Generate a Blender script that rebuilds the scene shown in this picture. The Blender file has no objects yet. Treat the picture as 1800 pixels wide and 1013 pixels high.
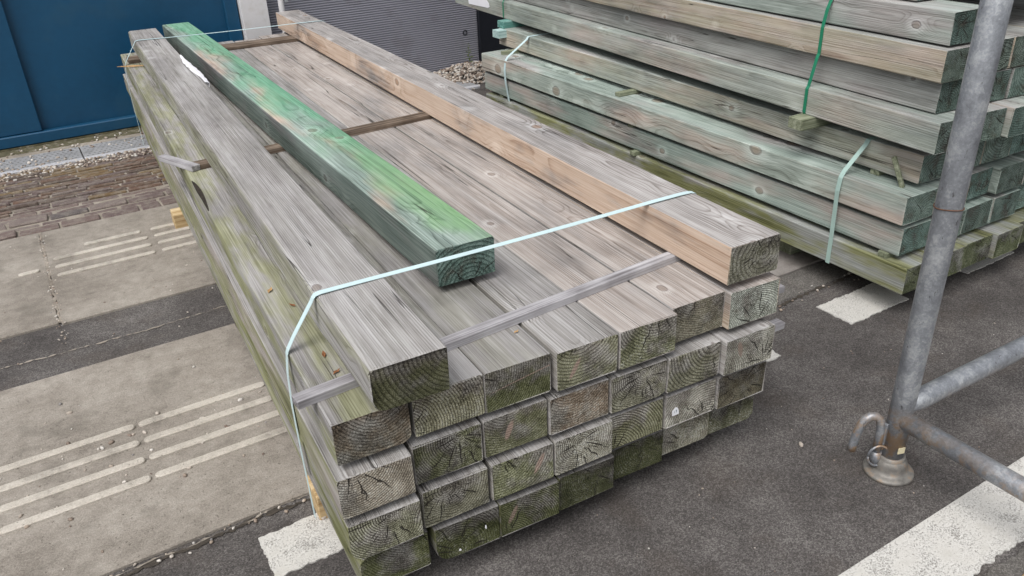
import bpy, bmesh, math, random
from mathutils import Vector, Matrix
R = math.radians
rnd = random.Random(11)
S = bpy.context.scene
COL = S.collection

# ------------------------------------------------------------------ camera
def cam_axes(pitch, roll, yaw):
    fw = Vector((0, math.cos(pitch), -math.sin(pitch))); rt = Vector((1, 0, 0)); up = rt.cross(fw)
    rt2 = rt*math.cos(roll) + up*math.sin(roll); up2 = rt2.cross(fw)
    M = Matrix(((math.cos(yaw), math.sin(yaw), 0), (-math.sin(yaw), math.cos(yaw), 0), (0, 0, 1)))
    return M @ rt2, M @ up2, M @ fw
rt, up, fw = cam_axes(R(27.944), R(-2.495), R(30.266))
cd = bpy.data.cameras.new('camera'); cam = bpy.data.objects.new('camera', cd); COL.objects.link(cam)
cam.matrix_world = Matrix(((rt.x, up.x, -fw.x, 0), (rt.y, up.y, -fw.y, 0), (rt.z, up.z, -fw.z, 1.65), (0, 0, 0, 1)))
cd.sensor_width = 36; cd.lens = 1417.0/1800*36; cd.clip_start = .02; cd.clip_end = 500
S.camera = cam
# ------------------------------------------------------------------ light: overcast day
SUN_EL, SUN_AZ = R(58), R(238)      # azimuth measured from +Y clockwise
W = bpy.data.worlds.new('World'); S.world = W; W.use_nodes = True
wn = W.node_tree; bg = wn.nodes['Background']
sky = wn.nodes.new('ShaderNodeTexSky'); sky.sky_type = 'NISHITA'; sky.sun_disc = False
sky.sun_elevation = SUN_EL; sky.sun_rotation = SUN_AZ; sky.dust_density = 4; sky.air_density = 1.2
hs = wn.nodes.new('ShaderNodeHueSaturation'); hs.inputs['Saturation'].default_value = .22
wn.links.new(sky.outputs[0], hs.inputs['Color']); wn.links.new(hs.outputs[0], bg.inputs[0]); bg.inputs[1].default_value = .115
sd = bpy.data.lights.new('sun', 'SUN'); sd.energy = 1.4; sd.angle = R(40); sd.color = (1, .97, .93)
sun = bpy.data.objects.new('sun', sd); COL.objects.link(sun)
sdir = Vector((math.sin(SUN_AZ)*math.cos(SUN_EL), math.cos(SUN_AZ)*math.cos(SUN_EL), math.sin(SUN_EL)))
sun.location = sdir*20; sun.rotation_euler = sdir.to_track_quat('Z', 'Y').to_euler()
S.view_settings.view_transform = 'Standard'; S.view_settings.look = 'None'; S.view_settings.gamma = 1
S.view_settings.exposure = 0.50
S.render.engine = 'CYCLES'; S.cycles.max_bounces = 4

# ------------------------------------------------------------------ node helper
class NT:
    def __init__(s, name):
        s.m = bpy.data.materials.new(name); s.m.use_nodes = True
        s.t = s.m.node_tree; s.b = s.t.nodes['Principled BSDF']
    def n(s, typ, **k):
        x = s.t.nodes.new(typ)
        for a, v in k.items(): setattr(x, a, v)
        return x
    def put(s, sock, v):
        if hasattr(v, 'is_output') or isinstance(v, bpy.types.NodeSocket): s.t.links.new(v, sock)
        elif v is not None:
            if isinstance(v, (tuple, list)) and len(v) == 3 and sock.type == 'RGBA': v = (*v, 1)
            sock.default_value = v
    def M(s, op, a, b=None, c=None, clamp=False):
        x = s.n('ShaderNodeMath', operation=op, use_clamp=clamp)
        s.put(x.inputs[0], a); s.put(x.inputs[1], b); s.put(x.inputs[2], c)
        return x.outputs[0]
    def add(s, *a):
        o = a[0]
        for v in a[1:]: o = s.M('ADD', o, v)
        return o
    def mul(s, *a):
        o = a[0]
        for v in a[1:]: o = s.M('MULTIPLY', o, v)
        return o
    def ss(s, x, lo, hi):                      # smoothstep, also descending
        q = s.n('ShaderNodeMapRange', interpolation_type='SMOOTHSTEP')
        if lo < hi: a, b, c, d = lo, hi, 0, 1
        else: a, b, c, d = hi, lo, 1, 0
        for i, v in enumerate((x, a, b, c, d)): s.put(q.inputs[i], v)
        return q.outputs[0]
    def V(s, op, a, b=None):
        x = s.n('ShaderNodeVectorMath', operation=op); s.put(x.inputs[0], a)
        if b is not None:
            if op == 'SCALE': s.put(x.inputs['Scale'], b)
            else: s.put(x.inputs[1], b)
        return x.outputs['Value'] if op in ('LENGTH', 'DOT_PRODUCT') else x.outputs[0]
    def xyz(s, v):
        x = s.n('ShaderNodeSeparateXYZ'); s.put(x.inputs[0], v); return x.outputs
    def comb(s, a, b, c):
        x = s.n('ShaderNodeCombineXYZ'); s.put(x.inputs[0], a); s.put(x.inputs[1], b); s.put(x.inputs[2], c); return x.outputs[0]
    def noise(s, v, sc=1, det=3, rough=.55, col=False):
        x = s.n('ShaderNodeTexNoise'); s.put(x.inputs['Vector'], v); s.put(x.inputs['Scale'], sc)
        s.put(x.inputs['Detail'], det); s.put(x.inputs['Roughness'], rough)
        return x.outputs['Color' if col else 0]
    def vor(s, v, sc=1, feat='F1', out='Distance', rand=1):
        x = s.n('ShaderNodeTexVoronoi', feature=feat); s.put(x.inputs['Vector'], v); s.put(x.inputs['Scale'], sc)
        s.put(x.inputs['Randomness'], rand)
        return x.outputs[out]
    def ramp(s, f, *st):
        x = s.n('ShaderNodeValToRGB'); e = x.color_ramp.elements
        while len(e) < len(st): e.new(.5)
        for i, (p, c) in enumerate(st):
            e[i].position = p; e[i].color = (c, c, c, 1) if not isinstance(c, tuple) else (*c, 1)
        s.put(x.inputs[0], f); return x.outputs[0]
    def mix(s, f, a, b, mode='MIX'):
        x = s.n('ShaderNodeMix', data_type='RGBA', blend_type=mode); x.clamp_factor = True
        s.put(x.inputs[0], f); s.put(x.inputs[6], a); s.put(x.inputs[7], b); return x.outputs[2]
    def mixf(s, f, a, b):
        x = s.n('ShaderNodeMix', data_type='FLOAT'); s.put(x.inputs[0], f); s.put(x.inputs[2], a); s.put(x.inputs[3], b)
        return x.outputs[0]
    def attr(s, nm):
        x = s.n('ShaderNodeAttribute', attribute_type='OBJECT', attribute_name=nm); return x.outputs['Fac']
    def tc(s, o='Object'): return s.n('ShaderNodeTexCoord').outputs[o]
    def rand(s): return s.n('ShaderNodeObjectInfo').outputs['Random']
    def out(s, col, rough=.8, bump=None, dist=.002, strength=1, spec=.3, metal=0):
        s.put(s.b.inputs['Base Color'], col); s.put(s.b.inputs['Roughness'], rough)
        s.put(s.b.inputs['Specular IOR Level'], spec); s.put(s.b.inputs['Metallic'], metal)
        if bump is not None:
            x = s.n('ShaderNodeBump'); s.put(x.inputs['Height'], bump); x.inputs['Distance'].default_value = dist
            x.inputs['Strength'].default_value = strength; s.put(s.b.inputs['Normal'], x.outputs[0])
        return s.m

# ------------------------------------------------------------------ materials
def mat_timber():
    n = NT('weathered_timber'); P = n.tc(); N = n.xyz(n.tc('Normal'))
    seed = n.attr('seed'); so = n.comb(seed, n.mul(seed, 1.7), n.mul(seed, .6))
    X = n.xyz(P)
    def q(sx, sy, sz): return n.V('ADD', n.V('MULTIPLY', P, (sx, sy, sz)), so)
    end = n.ss(n.M('ABSOLUTE', N[1]), .6, .8); side = n.M('SUBTRACT', 1, end); top = n.ss(N[2], .5, .85)
    warp = n.noise(q(8, .55, 8), 1, 2, .5, True); w3 = n.xyz(warp)
    # knots
    vk = n.n('ShaderNodeTexVoronoi', feature='F1'); n.put(vk.inputs['Vector'], q(7, 4.8, 7)); n.put(vk.inputs['Scale'], 1)
    here = n.M('GREATER_THAN', n.xyz(vk.outputs['Color'])[1], n.attr('kp'))
    ks = n.attr('kn'); kd = n.M('DIVIDE', n.add(vk.outputs['Distance'], n.mul(n.add(n.noise(q(40, 40, 40), 1, 1), -.5), .035)), ks)
    kmask = n.mul(n.ss(kd, .115, .075), side, here)
    kring = n.mul(n.ss(n.M('ABSOLUTE', n.add(kd, -.105)), .022, .004), side, here)
    khalo = n.mul(n.ss(kd, .30, .12), side, here, n.M('SUBTRACT', 1, kmask))
    kswirl = n.mul(n.M('POWER', n.ss(kd, .62, .02), 2), n.add(.35, n.mul(here, .65)))
    # growth rings round the pith
    dx = n.add(X[0], n.mul(n.attr('px'), -1), n.mul(n.add(w3[0], -.5), .018))
    dz = n.add(X[2], n.mul(n.attr('pz'), -1), n.mul(n.add(w3[2], -.5), .018))
    r = n.M('SQRT', n.add(n.mul(dx, dx), n.mul(dz, dz)))
    rr = n.add(r, n.mul(kswirl, .018), n.mul(X[1], .0035))
    t = n.M('FRACT', n.add(n.mul(rr, n.attr('ring')), n.mul(n.noise(q(26, .5, 26), 1, 2), .35)))
    rl = n.ramp(t, (0, .1), (.45, .05), (.80, .65), (.90, 1.0), (1.0, .1))
    ts = n.M('FRACT', n.add(n.mul(rr, n.attr('ring'), 1.75), n.mul(n.noise(q(26, .5, 26), 1, 2), .5)))
    rls = n.mul(n.ramp(ts, (0, .1), (.5, .1), (.80, .7), (.90, 1.0), (1.0, .1)), n.ss(n.noise(q(9, .9, 9), 1, 2), .25, .7))
    fib = n.noise(q(280, 3.0, 280), 1, 3, .6); st = n.noise(q(50, .8, 50), 1, 2, .6); bl = n.noise(q(6, 1.6, 6), 1, 4, .65)
    stain = n.ss(n.noise(q(13, 2.2, 13), 1, 3, .7), .56, .72)
    # drying checks along the grain
    ckn = n.noise(q(34, .5, 34), 1, 1, .4)
    ck = n.mul(n.ss(n.M('ABSOLUTE', n.add(ckn, -.5)), .007, .002), n.ss(n.noise(q(11, 1.1, 11), 1, 1), .49, .57))
    # --- long faces
    v = n.add(.60, n.mul(n.add(st, -.5), .45), n.mul(n.add(fib, -.5), 1.0), n.mul(n.add(bl, -.5), .85), n.mul(stain, -.15), n.mul(rls, n.attr('rs'), -1), n.mul(khalo, .24))
    grey = n.ramp(v, (.08, (.085, .077, .072)), (.5, (.272, .264, .262)), (.95, (.49, .488, .495)))
    warmc = n.ramp(v, (.05, (.24, .145, .092)), (.45, (.47, .350, .268)), (.95, (.66, .55, .46)))
    tealc = n.ramp(v, (.08, (.070, .092, .082)), (.5, (.240, .305, .276)), (.95, (.47, .555, .515)))
    mossc = n.ramp(v, (.08, (.045, .048, .014)), (.5, (.205, .212, .095)), (.95, (.40, .405, .25)))
    wf = n.mixf(top, n.attr('warm'), n.attr('wt'))
    wf = n.M('MULTIPLY', wf, n.ss(bl, .22, .6), clamp=True)
    c = n.mix(wf, grey, warmc)
    c = n.mix(n.M('MULTIPLY', n.attr('teal'), n.ss(n.noise(q(5, 1.1, 5), 1.3, 3), .30, .56), clamp=True), c, tealc)
    mz = n.mixf(top, n.attr('moss'), n.attr('mt'))
    c = n.mix(n.M('MULTIPLY', mz, n.ss(n.noise(q(14, 2.6, 14), 1, 3, .65), .36, .62), clamp=True), c, mossc)
    grn = n.ramp(v, (.05, (.032, .105, .058)), (.5, (.118, .300, .190)), (.95, (.25, .46, .335)))
    grn = n.mix(n.mul(n.ss(X[1], 1.6, .3), .55), grn, n.ramp(v, (.05, (.06, .10, .03)), (.5, (.20, .31, .12)), (.95, (.36, .46, .24))))
    gm = n.ss(n.add(n.mul(X[0], 8), n.mul(n.add(n.noise(q(5, 1.6, 5), 1, 3), -.5), 3.4), .62, n.mul(n.ss(X[1], .16, .03), -.7)), .0, 1.0)
    c = n.mix(n.mul(n.attr('topg'), top, gm, n.add(.62, n.mul(st, .55))), c, grn)
    kc = n.mix(.55, c, n.mix(n.M('MINIMUM', n.add(n.attr('warm'), .15), 1), (.19, .165, .145, 1), (.26, .145, .075, 1)))
    c = n.mix(n.mul(kmask, .85), c, kc)
    c = n.mix(n.mul(kring, .4), c, (.075, .042, .034, 1))
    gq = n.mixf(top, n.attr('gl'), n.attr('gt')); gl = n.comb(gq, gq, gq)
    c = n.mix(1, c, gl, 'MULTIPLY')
    c = n.mix(n.mul(ck, .75), c, (.035, .03, .026, 1))
    # --- sawn ends
    iso = n.noise(q(330, 330, 330), 1, 2, .65); ib = n.noise(q(17, 17, 17), 1, 3, .6)
    ring2 = n.attr('rc')
    ev = n.add(.60, n.mul(n.add(iso, -.5), 1.9), n.mul(n.add(ib, -.5), 1.4), n.mul(rl, ring2, n.add(.25, n.mul(ib, 1.15)), -.82))
    eg = n.ramp(ev, (.05, (.045, .040, .034)), (.5, (.205, .192, .168)), (.98, (.50, .49, .45)))
    eb = n.ramp(ev, (.05, (.040, .024, .016)), (.5, (.165, .110, .075)), (.98, (.37, .28, .21)))
    em = n.ramp(ev, (.05, (.022, .026, .008)), (.5, (.122, .136, .050)), (.98, (.31, .325, .18)))
    et = n.ramp(ev, (.05, (.030, .050, .042)), (.5, (.115, .185, .160)), (.98, (.26, .37, .335)))
    nb = n.noise(q(11, 11, 11), 1, 3, .6)
    e = n.mix(n.M('MULTIPLY', n.attr('eb'), n.ss(nb, .36, .6), clamp=True), eg, eb)
    edge = n.add(nb, n.mul(n.add(X[2], -.056), -1.6))
    e = n.mix(n.M('MULTIPLY', n.attr('em'), n.ss(edge, .36, .56), clamp=True), e, em)
    e = n.mix(n.M('MULTIPLY', n.attr('et'), n.ss(ib, .2, .5), clamp=True), e, et)
    e = n.mix(1, e, n.comb(n.attr('el'), n.attr('el'), n.attr('el')), 'MULTIPLY')
    spk = n.mul(n.ss(n.noise(q(170, 170, 170), 1, 2, .5), .56, .66), n.ss(ib, .42, .62), n.attr('sp'))
    e = n.mix(spk, e, (.50, .50, .46, 1))
    # spike knots in the end, one or two
    a_ = n.attr('kx'); kx = n.add(X[0], n.mul(a_, -1), n.mul(n.add(X[2], -.056), n.attr('ksl'))); kz = n.add(X[2], n.mul(n.attr('kz'), -1))
    ke = n.M('SQRT', n.add(n.mul(kx, kx, 30), n.mul(kz, kz, 3.0)))
    kem = n.mul(n.ss(n.add(ke, n.mul(n.add(ib, -.5), .03)), .055, .035), n.attr('ke'))
    e = n.mix(n.mul(kem, .85), e, n.ramp(iso, (.2, (.20, .13, .10)), (.8, (.44, .34, .29))))
    # radial checks: spokes of random length round the pith
    an = n.M('DIVIDE', n.M('ARCTAN2', dz, dx), 6.28319)
    def spokes(k, w, keep, r0, ln):
        s_ = n.add(n.mul(an, k), n.mul(seed, 7.3), n.mul(n.add(n.noise(q(45, 45, 45), 1, 2), -.5), .55))
        idn = n.M('FLOOR', s_)
        wn_ = n.n('ShaderNodeTexWhiteNoise', noise_dimensions='1D'); n.put(wn_.inputs['W'], n.add(idn, n.mul(seed, 3.1)))
        wc = n.xyz(wn_.outputs['Color'])
        d = n.mul(n.M('ABSOLUTE', n.add(n.M('FRACT', s_), -.5)), r, 6.28319/k)
        a0 = n.add(r0, n.mul(wc[0], .045)); rel = n.M('DIVIDE', n.M('SUBTRACT', r, a0), n.add(ln*.35, n.mul(wc[1], ln)))
        prof_ = n.mul(n.ss(rel, 0, .15), n.ss(rel, 1, .4), n.M('LESS_THAN', wc[2], keep))
        return n.ss(n.M('DIVIDE', d, n.add(n.mul(prof_, w), .00001)), 1.0, .45)
    crk = n.M('MAXIMUM', spokes(15, .0021, .52, .008, .09), spokes(43, .0012, .5, .018, .03), clamp=True)
    crk = n.mul(crk, n.attr('cr'))
    e = n.mix(n.mul(crk, .92), e, (.022, .018, .015, 1))
    col = n.mix(end, c, e)
    hs_ = n.add(n.mul(fib, .6), n.mul(rls, .35), n.mul(ck, -2.2), n.mul(kring, -.6))
    he = n.add(n.mul(iso, 2.4), n.mul(rl, 1.8), n.mul(crk, -8.0), n.mul(spk, .7))
    h = n.mixf(end, hs_, he)
    return n.out(col, .82, h, .0022, .9, .22)

def mat_lath(name, dark, mid, light):
    n = NT(name); P = n.tc(); rn = n.rand()
    def q(sx, sy, sz): return n.V('ADD', n.V('MULTIPLY', P, (sx, sy, sz)), n.comb(n.mul(rn, 50), n.mul(rn, 31), 0))
    a = n.noise(q(2.5, 240, 240), 1, 4, .6); b = n.noise(q(1.5, 60, 60), 1, 3); d = n.noise(q(9, 14, 14), 1, 3)
    v = n.add(.5, n.mul(n.add(a, -.5), 1.0), n.mul(n.add(b, -.5), 1.3), n.mul(n.add(d, -.5), .8))
    return n.out(n.ramp(v, (.1, dark), (.5, mid), (.95, light)), .85, a, .0015, .8, .2)

def mat_asphalt(name, dk, md, lt, warm=.2):
    n = NT(name); P = n.tc()
    big = n.noise(P, 2.3, 5, .65); md_ = n.noise(P, 14, 4, .6); sp = n.noise(P, 330, 3, .75); vo = n.vor(P, 260, 'F1', 'Color')
    vv = n.xyz(vo)[0]
    v = n.add(.5, n.mul(n.add(big, -.5), .7), n.mul(n.add(md_, -.5), .22), n.mul(n.add(sp, -.5), .85), n.mul(n.add(vv, -.5), .32))
    c = n.ramp(v, (.12, dk), (.5, md), (.92, lt))
    c = n.mix(n.mul(n.ss(n.noise(P, 5, 3), .5, .68), warm), c, (.10, .075, .055, 1))
    st = n.ss(n.vor(P, 55), .075, .05)
    c = n.mix(n.mul(st, .75, n.ss(n.xyz(n.vor(P, 55, 'F1', 'Color'))[1], .72, .8)), c, (.42, .38, .33, 1))
    return n.out(c, .88, n.add(sp, n.mul(vv, .6)), .0025, .7, .25)

def mat_concrete(name, dk, md, lt):
    n = NT(name); P = n.tc('Object'); G = n.n('ShaderNodeNewGeometry').outputs['Position']
    big = n.noise(G, 2.2, 4, .6); fine = n.noise(G, 230, 3, .65); strk = n.noise(n.V('MULTIPLY', G, (22, 70, 9)), 1, 4, .6)
    pit = n.ss(n.noise(G, 95, 2, .6), .66, .73)
    md_ = n.noise(G, 22, 4, .65)
    v = n.add(.5, n.mul(n.add(big, -.5), .9), n.mul(n.add(fine, -.5), 1.0), n.mul(n.add(strk, -.5), .22), n.mul(n.add(md_, -.5), .6))
    c = n.ramp(v, (.1, dk), (.5, md), (.95, lt))
    c = n.mix(n.mul(pit, .5), c, (.10, .085, .065, 1))
    c = n.mix(n.mul(n.ss(n.noise(G, 5, 5, .7), .50, .70), .5), c, (.135, .122, .104, 1))
    return n.out(c, .9, n.add(fine, n.mul(strk, .8), n.mul(pit, -1.5)), .0025, .8, .2)

def mat_paint():
    n = NT('road_paint'); P = n.n('ShaderNodeNewGeometry').outputs['Position']
    a = n.noise(P, 190, 4, .75); b = n.noise(P, 13, 4, .65); d = n.noise(P, 420, 2, .6)
    wear = n.ss(n.add(n.mul(a, .75), n.mul(b, .45), n.mul(d, .3)), .74, .92)
    c = n.mix(n.mul(wear, .8), n.ramp(b, (.3, (.50, .485, .45)), (.7, (.68, .67, .645))), (.15, .135, .115, 1))
    return n.out(c, .8, n.add(n.mul(a, 1), n.mul(wear, -1)), .002, .7, .25)

def mat_plain(name, col, rough=.6, var=.15, sc=8, metal=0, spec=.4, bump=0, scol=None, samt=0, ssc=5):
    n = NT(name); P = n.tc()
    a = n.noise(P, sc, 4, .6); f = n.noise(P, sc*18, 3, .6)
    d = tuple(x*(1-var*1.6) for x in col); l = tuple(min(1, x*(1+var*1.2)) for x in col)
    c = n.ramp(n.add(n.mul(a, .7), n.mul(f, .3)), (.28, d), (.5, col), (.72, l))
    if scol: c = n.mix(n.mul(n.ss(n.noise(P, ssc, 4, .65), .52, .66), samt), c, (*scol, 1))
    return n.out(c, rough, n.add(a, f) if bump else None, bump or .001, .6, spec, metal)

def mat_galv():
    n = NT('galvanised_steel'); P = n.tc()
    a = n.noise(P, 11, 4, .6); f = n.noise(P, 140, 4, .7); z = n.xyz(n.vor(n.V('ADD', n.V('MULTIPLY', P, (1, 1, .6)), n.V('SCALE', n.noise(P, 60, 2, .5, True), .012)), 75, 'F1', 'Color'))[0]
    v = n.add(n.mul(a, .58), n.mul(f, .34), n.mul(z, .08))
    c = n.ramp(v, (.30, (.13, .136, .152)), (.5, (.265, .28, .305)), (.68, (.50, .515, .53)))
    Z = n.xyz(n.n('ShaderNodeNewGeometry').outputs['Position'])[2]
    ru = n.mul(n.ss(n.noise(P, 16, 4, .7), .42, .58), n.ss(n.add(Z, n.mul(n.noise(P, 7, 2), .1)), .31, .2))
    c = n.mix(n.mul(ru, .75), c, (.37, .235, .125, 1))
    c = n.mix(n.mul(n.ss(n.noise(n.V('MULTIPLY', P, (60, 60, 22)), 1, 3, .7), .66, .72), .7), c, (.05, .045, .045, 1))
    return n.out(c, .42, n.add(f, z), .0008, .5, .5, .45)

MT = mat_timber()
M = dict(
    lath=mat_lath('silvered_lath', (.13, .12, .125), (.33, .32, .335), (.55, .54, .56)),
    lathd=mat_lath('brown_lath', (.04, .03, .022), (.14, .105, .08), (.33, .265, .21)),
    bearer=mat_lath('fresh_bearer', (.25, .15, .06), (.48, .35, .19), (.66, .54, .36)),
    tealb=mat_lath('teal_block', (.03, .10, .09), (.10, .25, .22), (.28, .45, .42)),
    greenb=mat_lath('treated_bearer', (.06, .07, .045), (.19, .21, .14), (.36, .38, .29)),
    paleb=mat_lath('pale_teal_block', (.22, .34, .33), (.38, .52, .51), (.55, .66, .65)),
    asph=mat_asphalt('asphalt', (.024, .022, .021), (.090, .082, .079), (.28, .264, .252), .15),
    asph2=mat_asphalt('patched_asphalt', (.04, .037, .034), (.12, .112, .104), (.30, .285, .265), .1),
    conc=mat_concrete('concrete', (.145, .127, .108), (.280, .252, .220), (.43, .398, .355)),
    concs=mat_concrete('smooth_concrete', (.17, .155, .145), (.245, .225, .212), (.32, .30, .285)),
    bar=mat_concrete('tactile_concrete', (.28, .255, .222), (.475, .437, .385), (.63, .595, .54)),
    sand=mat_concrete('joint_sand', (.14, .12, .10), (.30, .265, .225), (.46, .42, .37)),
    paint=mat_paint(),
    strap=mat_plain('mint_strap', (.55, .70, .725), .35, .06, 6, spec=.45),
    strapd=mat_plain('dull_mint_strap', (.36, .50, .46), .4, .08, 6, spec=.4),
    strapg=mat_plain('green_strap', (.02, .20, .11), .35, .1, 6, spec=.45),
    blue=mat_plain('blue_paint', (.006, .062, .135), .42, .14, 1.3, spec=.4, scol=(.02, .075, .13), samt=.35, ssc=3),
    white=mat_plain('white_paint', (.66, .65, .66), .55, .05, 4, scol=(.5, .47, .43), samt=.4),
    clad=mat_plain('grey_cladding', (.36, .36, .415), .5, .06, 3, spec=.35, scol=(.13, .10, .08), samt=.2, ssc=4),
    dark=mat_plain('dark_metal', (.010, .012, .018), .5, .2, 5),
    render=mat_plain('render', (.30, .29, .28), .9, .1, 3),
    galv=mat_galv(),
    rust=mat_plain('rusty_wire', (.12, .06, .035), .8, .3, 60),
    paper=mat_plain('white_paper', (.80, .80, .84), .7, .03, 20),
    ink=mat_plain('ink', (.03, .10, .13), .6, .05, 20),
    cream=mat_plain('cream_sticker', (.62, .56, .38), .6, .15, 40),
    drain=mat_concrete('drain_grey', (.17, .172, .178), (.275, .28, .292), (.40, .405, .42)),
    drainl=mat_concrete('drain_edge', (.32, .325, .345), (.44, .445, .475), (.54, .545, .575)),
    slot=mat_plain('slot_dark', (.05, .05, .055), .9, .2, 20),
    leaf=mat_plain('weed_leaf', (.12, .17, .03), .6, .3, 30),
    dry=mat_plain('dry_leaf', (.22, .09, .035), .8, .3, 60),
    tan=mat_plain('splinter', (.42, .26, .12), .8, .2, 40),
    mossd=mat_plain('mossy_dirt', (.105, .095, .055), .95, .4, 30, bump=.004, scol=(.30, .27, .22), samt=.6, ssc=25),
    dirty=mat_plain('dirty_cast_iron', (.205, .195, .18), .5, .35, 30, metal=.35, bump=.001, scol=(.30, .20, .12), samt=.55, ssc=30),
    hollow=mat_plain('painted_hollow_shade', (.030, .023, .017), .95, .4, 40, bump=.003),  # near-black colour that paints the shade inside the timber's edge hollow
    dirt=mat_plain('dirt', (.062, .052, .042), .95, .4, 60, bump=.004),
)
def mat_rand(name, cols, rough=.85):
    n = NT(name); P = n.tc(); rn = n.rand()
    x = n.n('ShaderNodeValToRGB'); e = x.color_ramp.elements; x.color_ramp.interpolation = 'CONSTANT'
    while len(e) < len(cols): e.new(.5)
    for i, c in enumerate(cols): e[i].position = i/len(cols); e[i].color = (*c, 1)
    n.put(x.inputs[0], rn)
    G = n.n('ShaderNodeNewGeometry').outputs['Position']
    a = n.noise(G, 30, 4, .6); f = n.noise(G, 210, 3, .65)
    c = n.mix(n.ss(a, .35, .7), x.outputs[0], n.mix(.55, x.outputs[0], (.28, .25, .215, 1)))
    c = n.mix(1, c, n.ramp(f, (.2, .45), (.5, 1.0), (.8, 1.4)), 'MULTIPLY')
    return n.out(c, rough, n.add(a, f), .004, .9, .2)
M['brickn'] = mat_rand('cobble', [(.135, .10, .098), (.16, .118, .11), (.12, .105, .104), (.185, .15, .14)])
M['brick'] = mat_rand('clinker', [(.12, .078, .058), (.165, .112, .06), (.125, .092, .088), (.14, .088, .068), (.095, .07, .06), (.185, .135, .08), (.14, .108, .105)])
def mat_pebble():
    n = NT('pebbles'); G = n.n('ShaderNodeNewGeometry')
    rn = G.outputs['Random Per Island']
    c = n.ramp(rn, (0, (.16, .12, .10)), (.3, (.33, .27, .22)), (.6, (.46, .41, .36)), (.85, (.60, .57, .53)), (1, (.13, .125, .13)))
    return n.out(n.mix(1, c, n.ramp(n.noise(G.outputs['Position'], 160, 2), (.2, .6), (.7, 1.2)), 'MULTIPLY'), .85)
M['peb'] = mat_pebble()

# ------------------------------------------------------------------ mesh helpers
def link(name, me, mat=None, parent=None):
    o = bpy.data.objects.new(name, me); COL.objects.link(o)
    if mat is not None and me is not None and not me.materials: me.materials.append(mat)
    if parent: o.parent = parent
    return o
def mesh(vs, fs, smooth=False, name='m'):
    me = bpy.data.meshes.new(name); me.from_pydata([tuple(v) for v in vs], [], fs); me.update()
    bm = bmesh.new(); bm.from_mesh(me); bmesh.ops.recalc_face_normals(bm, faces=bm.faces); bm.to_mesh(me); bm.free()
    if smooth:
        for p in me.polygons: p.use_smooth = True
    return me
def tag(o, label, cat=None, group=None, kind=None):
    if label: o['label'] = label
    if cat: o['category'] = cat
    if group: o['group'] = group
    if kind: o['kind'] = kind
    return o
def empty(name, loc=(0, 0, 0), rz=0):
    o = bpy.data.objects.new(name, None); COL.objects.link(o); o.location = loc; o.rotation_euler.z = rz; o.empty_display_size = .1
    return o
def boxmesh(x0, x1, y0, y1, z0, z1, bev=0, jit=0, seg=1):
    bm = bmesh.new(); bmesh.ops.create_cube(bm, size=1)
    for v in bm.verts:
        v.co = Vector((x0+(v.co.x+.5)*(x1-x0), y0+(v.co.y+.5)*(y1-y0), z0+(v.co.z+.5)*(z1-z0)))
        if jit: v.co += Vector((rnd.uniform(-jit, jit), rnd.uniform(-jit, jit), rnd.uniform(-jit, jit)*.5))
    if bev: bmesh.ops.bevel(bm, geom=bm.edges[:], offset=bev, segments=seg, affect='EDGES', profile=.6)
    me = bpy.data.meshes.new('box'); bm.to_mesh(me); bm.free(); return me
def tubemesh(pts, rad, seg=12, cap=True):
    pts = [Vector(p) for p in pts]; vs = []; fs = []; n = len(pts)
    rads = rad if isinstance(rad, (list, tuple)) else [rad]*n
    ref = None
    for i, p in enumerate(pts):
        t = (pts[min(i+1, n-1)] - pts[max(i-1, 0)]).normalized()
        if ref is None: ref = Vector((0, 0, 1)) if abs(t.z) < .9 else Vector((1, 0, 0))
        a = t.cross(ref).normalized(); b = a.cross(t).normalized(); ref = b
        for k in range(seg):
            th = 2*math.pi*k/seg; vs.append(p + (a*math.cos(th)+b*math.sin(th))*rads[i])
    for i in range(n-1):
        for k in range(seg):
            k2 = (k+1) % seg; fs.append((i*seg+k, i*seg+k2, (i+1)*seg+k2, (i+1)*seg+k))
    if cap: fs += [tuple(range(seg))[::-1], tuple(range((n-1)*seg, n*seg))]
    me = mesh(vs, fs, True); 
    for p in me.polygons:
        if len(p.vertices) > 4: p.use_smooth = False
    return me
def lathe(prof, seg=32):
    vs = []; fs = []
    for r, z in prof:
        for k in range(seg):
            th = 2*math.pi*k/seg; vs.append((r*math.cos(th), r*math.sin(th), z))
    n = len(prof)
    for i in range(n-1):
        for k in range(seg):
            k2 = (k+1) % seg; fs.append((i*seg+k, i*seg+k2, (i+1)*seg+k2, (i+1)*seg+k))
    fs += [tuple(range(seg))[::-1], tuple(range((n-1)*seg, n*seg))]
    me = mesh(vs, fs, True)
    for p in me.polygons:
        if len(p.vertices) > 4: p.use_smooth = False
    return me
def ribbon(path, width, th=.0012, wdir=Vector((0, 1, 0))):
    """flat strap swept along a path in the x-z plane (the y of each point is kept)"""
    pts = [Vector(p) for p in path]; vs = []; fs = []; n = len(pts)
    for i, p in enumerate(pts):
        t = (pts[min(i+1, n-1)]-pts[max(i-1, 0)]); t.y = 0; t.normalize()
        nr = Vector((-t.z, 0, t.x))
        for sw, sn in ((-1, -1), (1, -1), (1, 1), (-1, 1)):
            vs.append(p + wdir*(sw*width/2) + nr*(sn*th/2))
    for i in range(n-1):
        for k in range(4):
            k2 = (k+1) % 4; fs.append((i*4+k, i*4+k2, (i+1)*4+k2, (i+1)*4+k))
    fs += [(3, 2, 1, 0), tuple(range((n-1)*4, n*4))]
    return mesh(vs, fs)
def frame(a_deg, ox=0, oy=0):
    """local stack frame turned clockwise by a_deg about the origin (ox, oy)"""
    a = R(a_deg); c, s = math.cos(a), math.sin(a)
    return (lambda x, y, z=0: Vector((ox + x*c + y*s, oy - x*s + y*c, z))), -a

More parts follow.
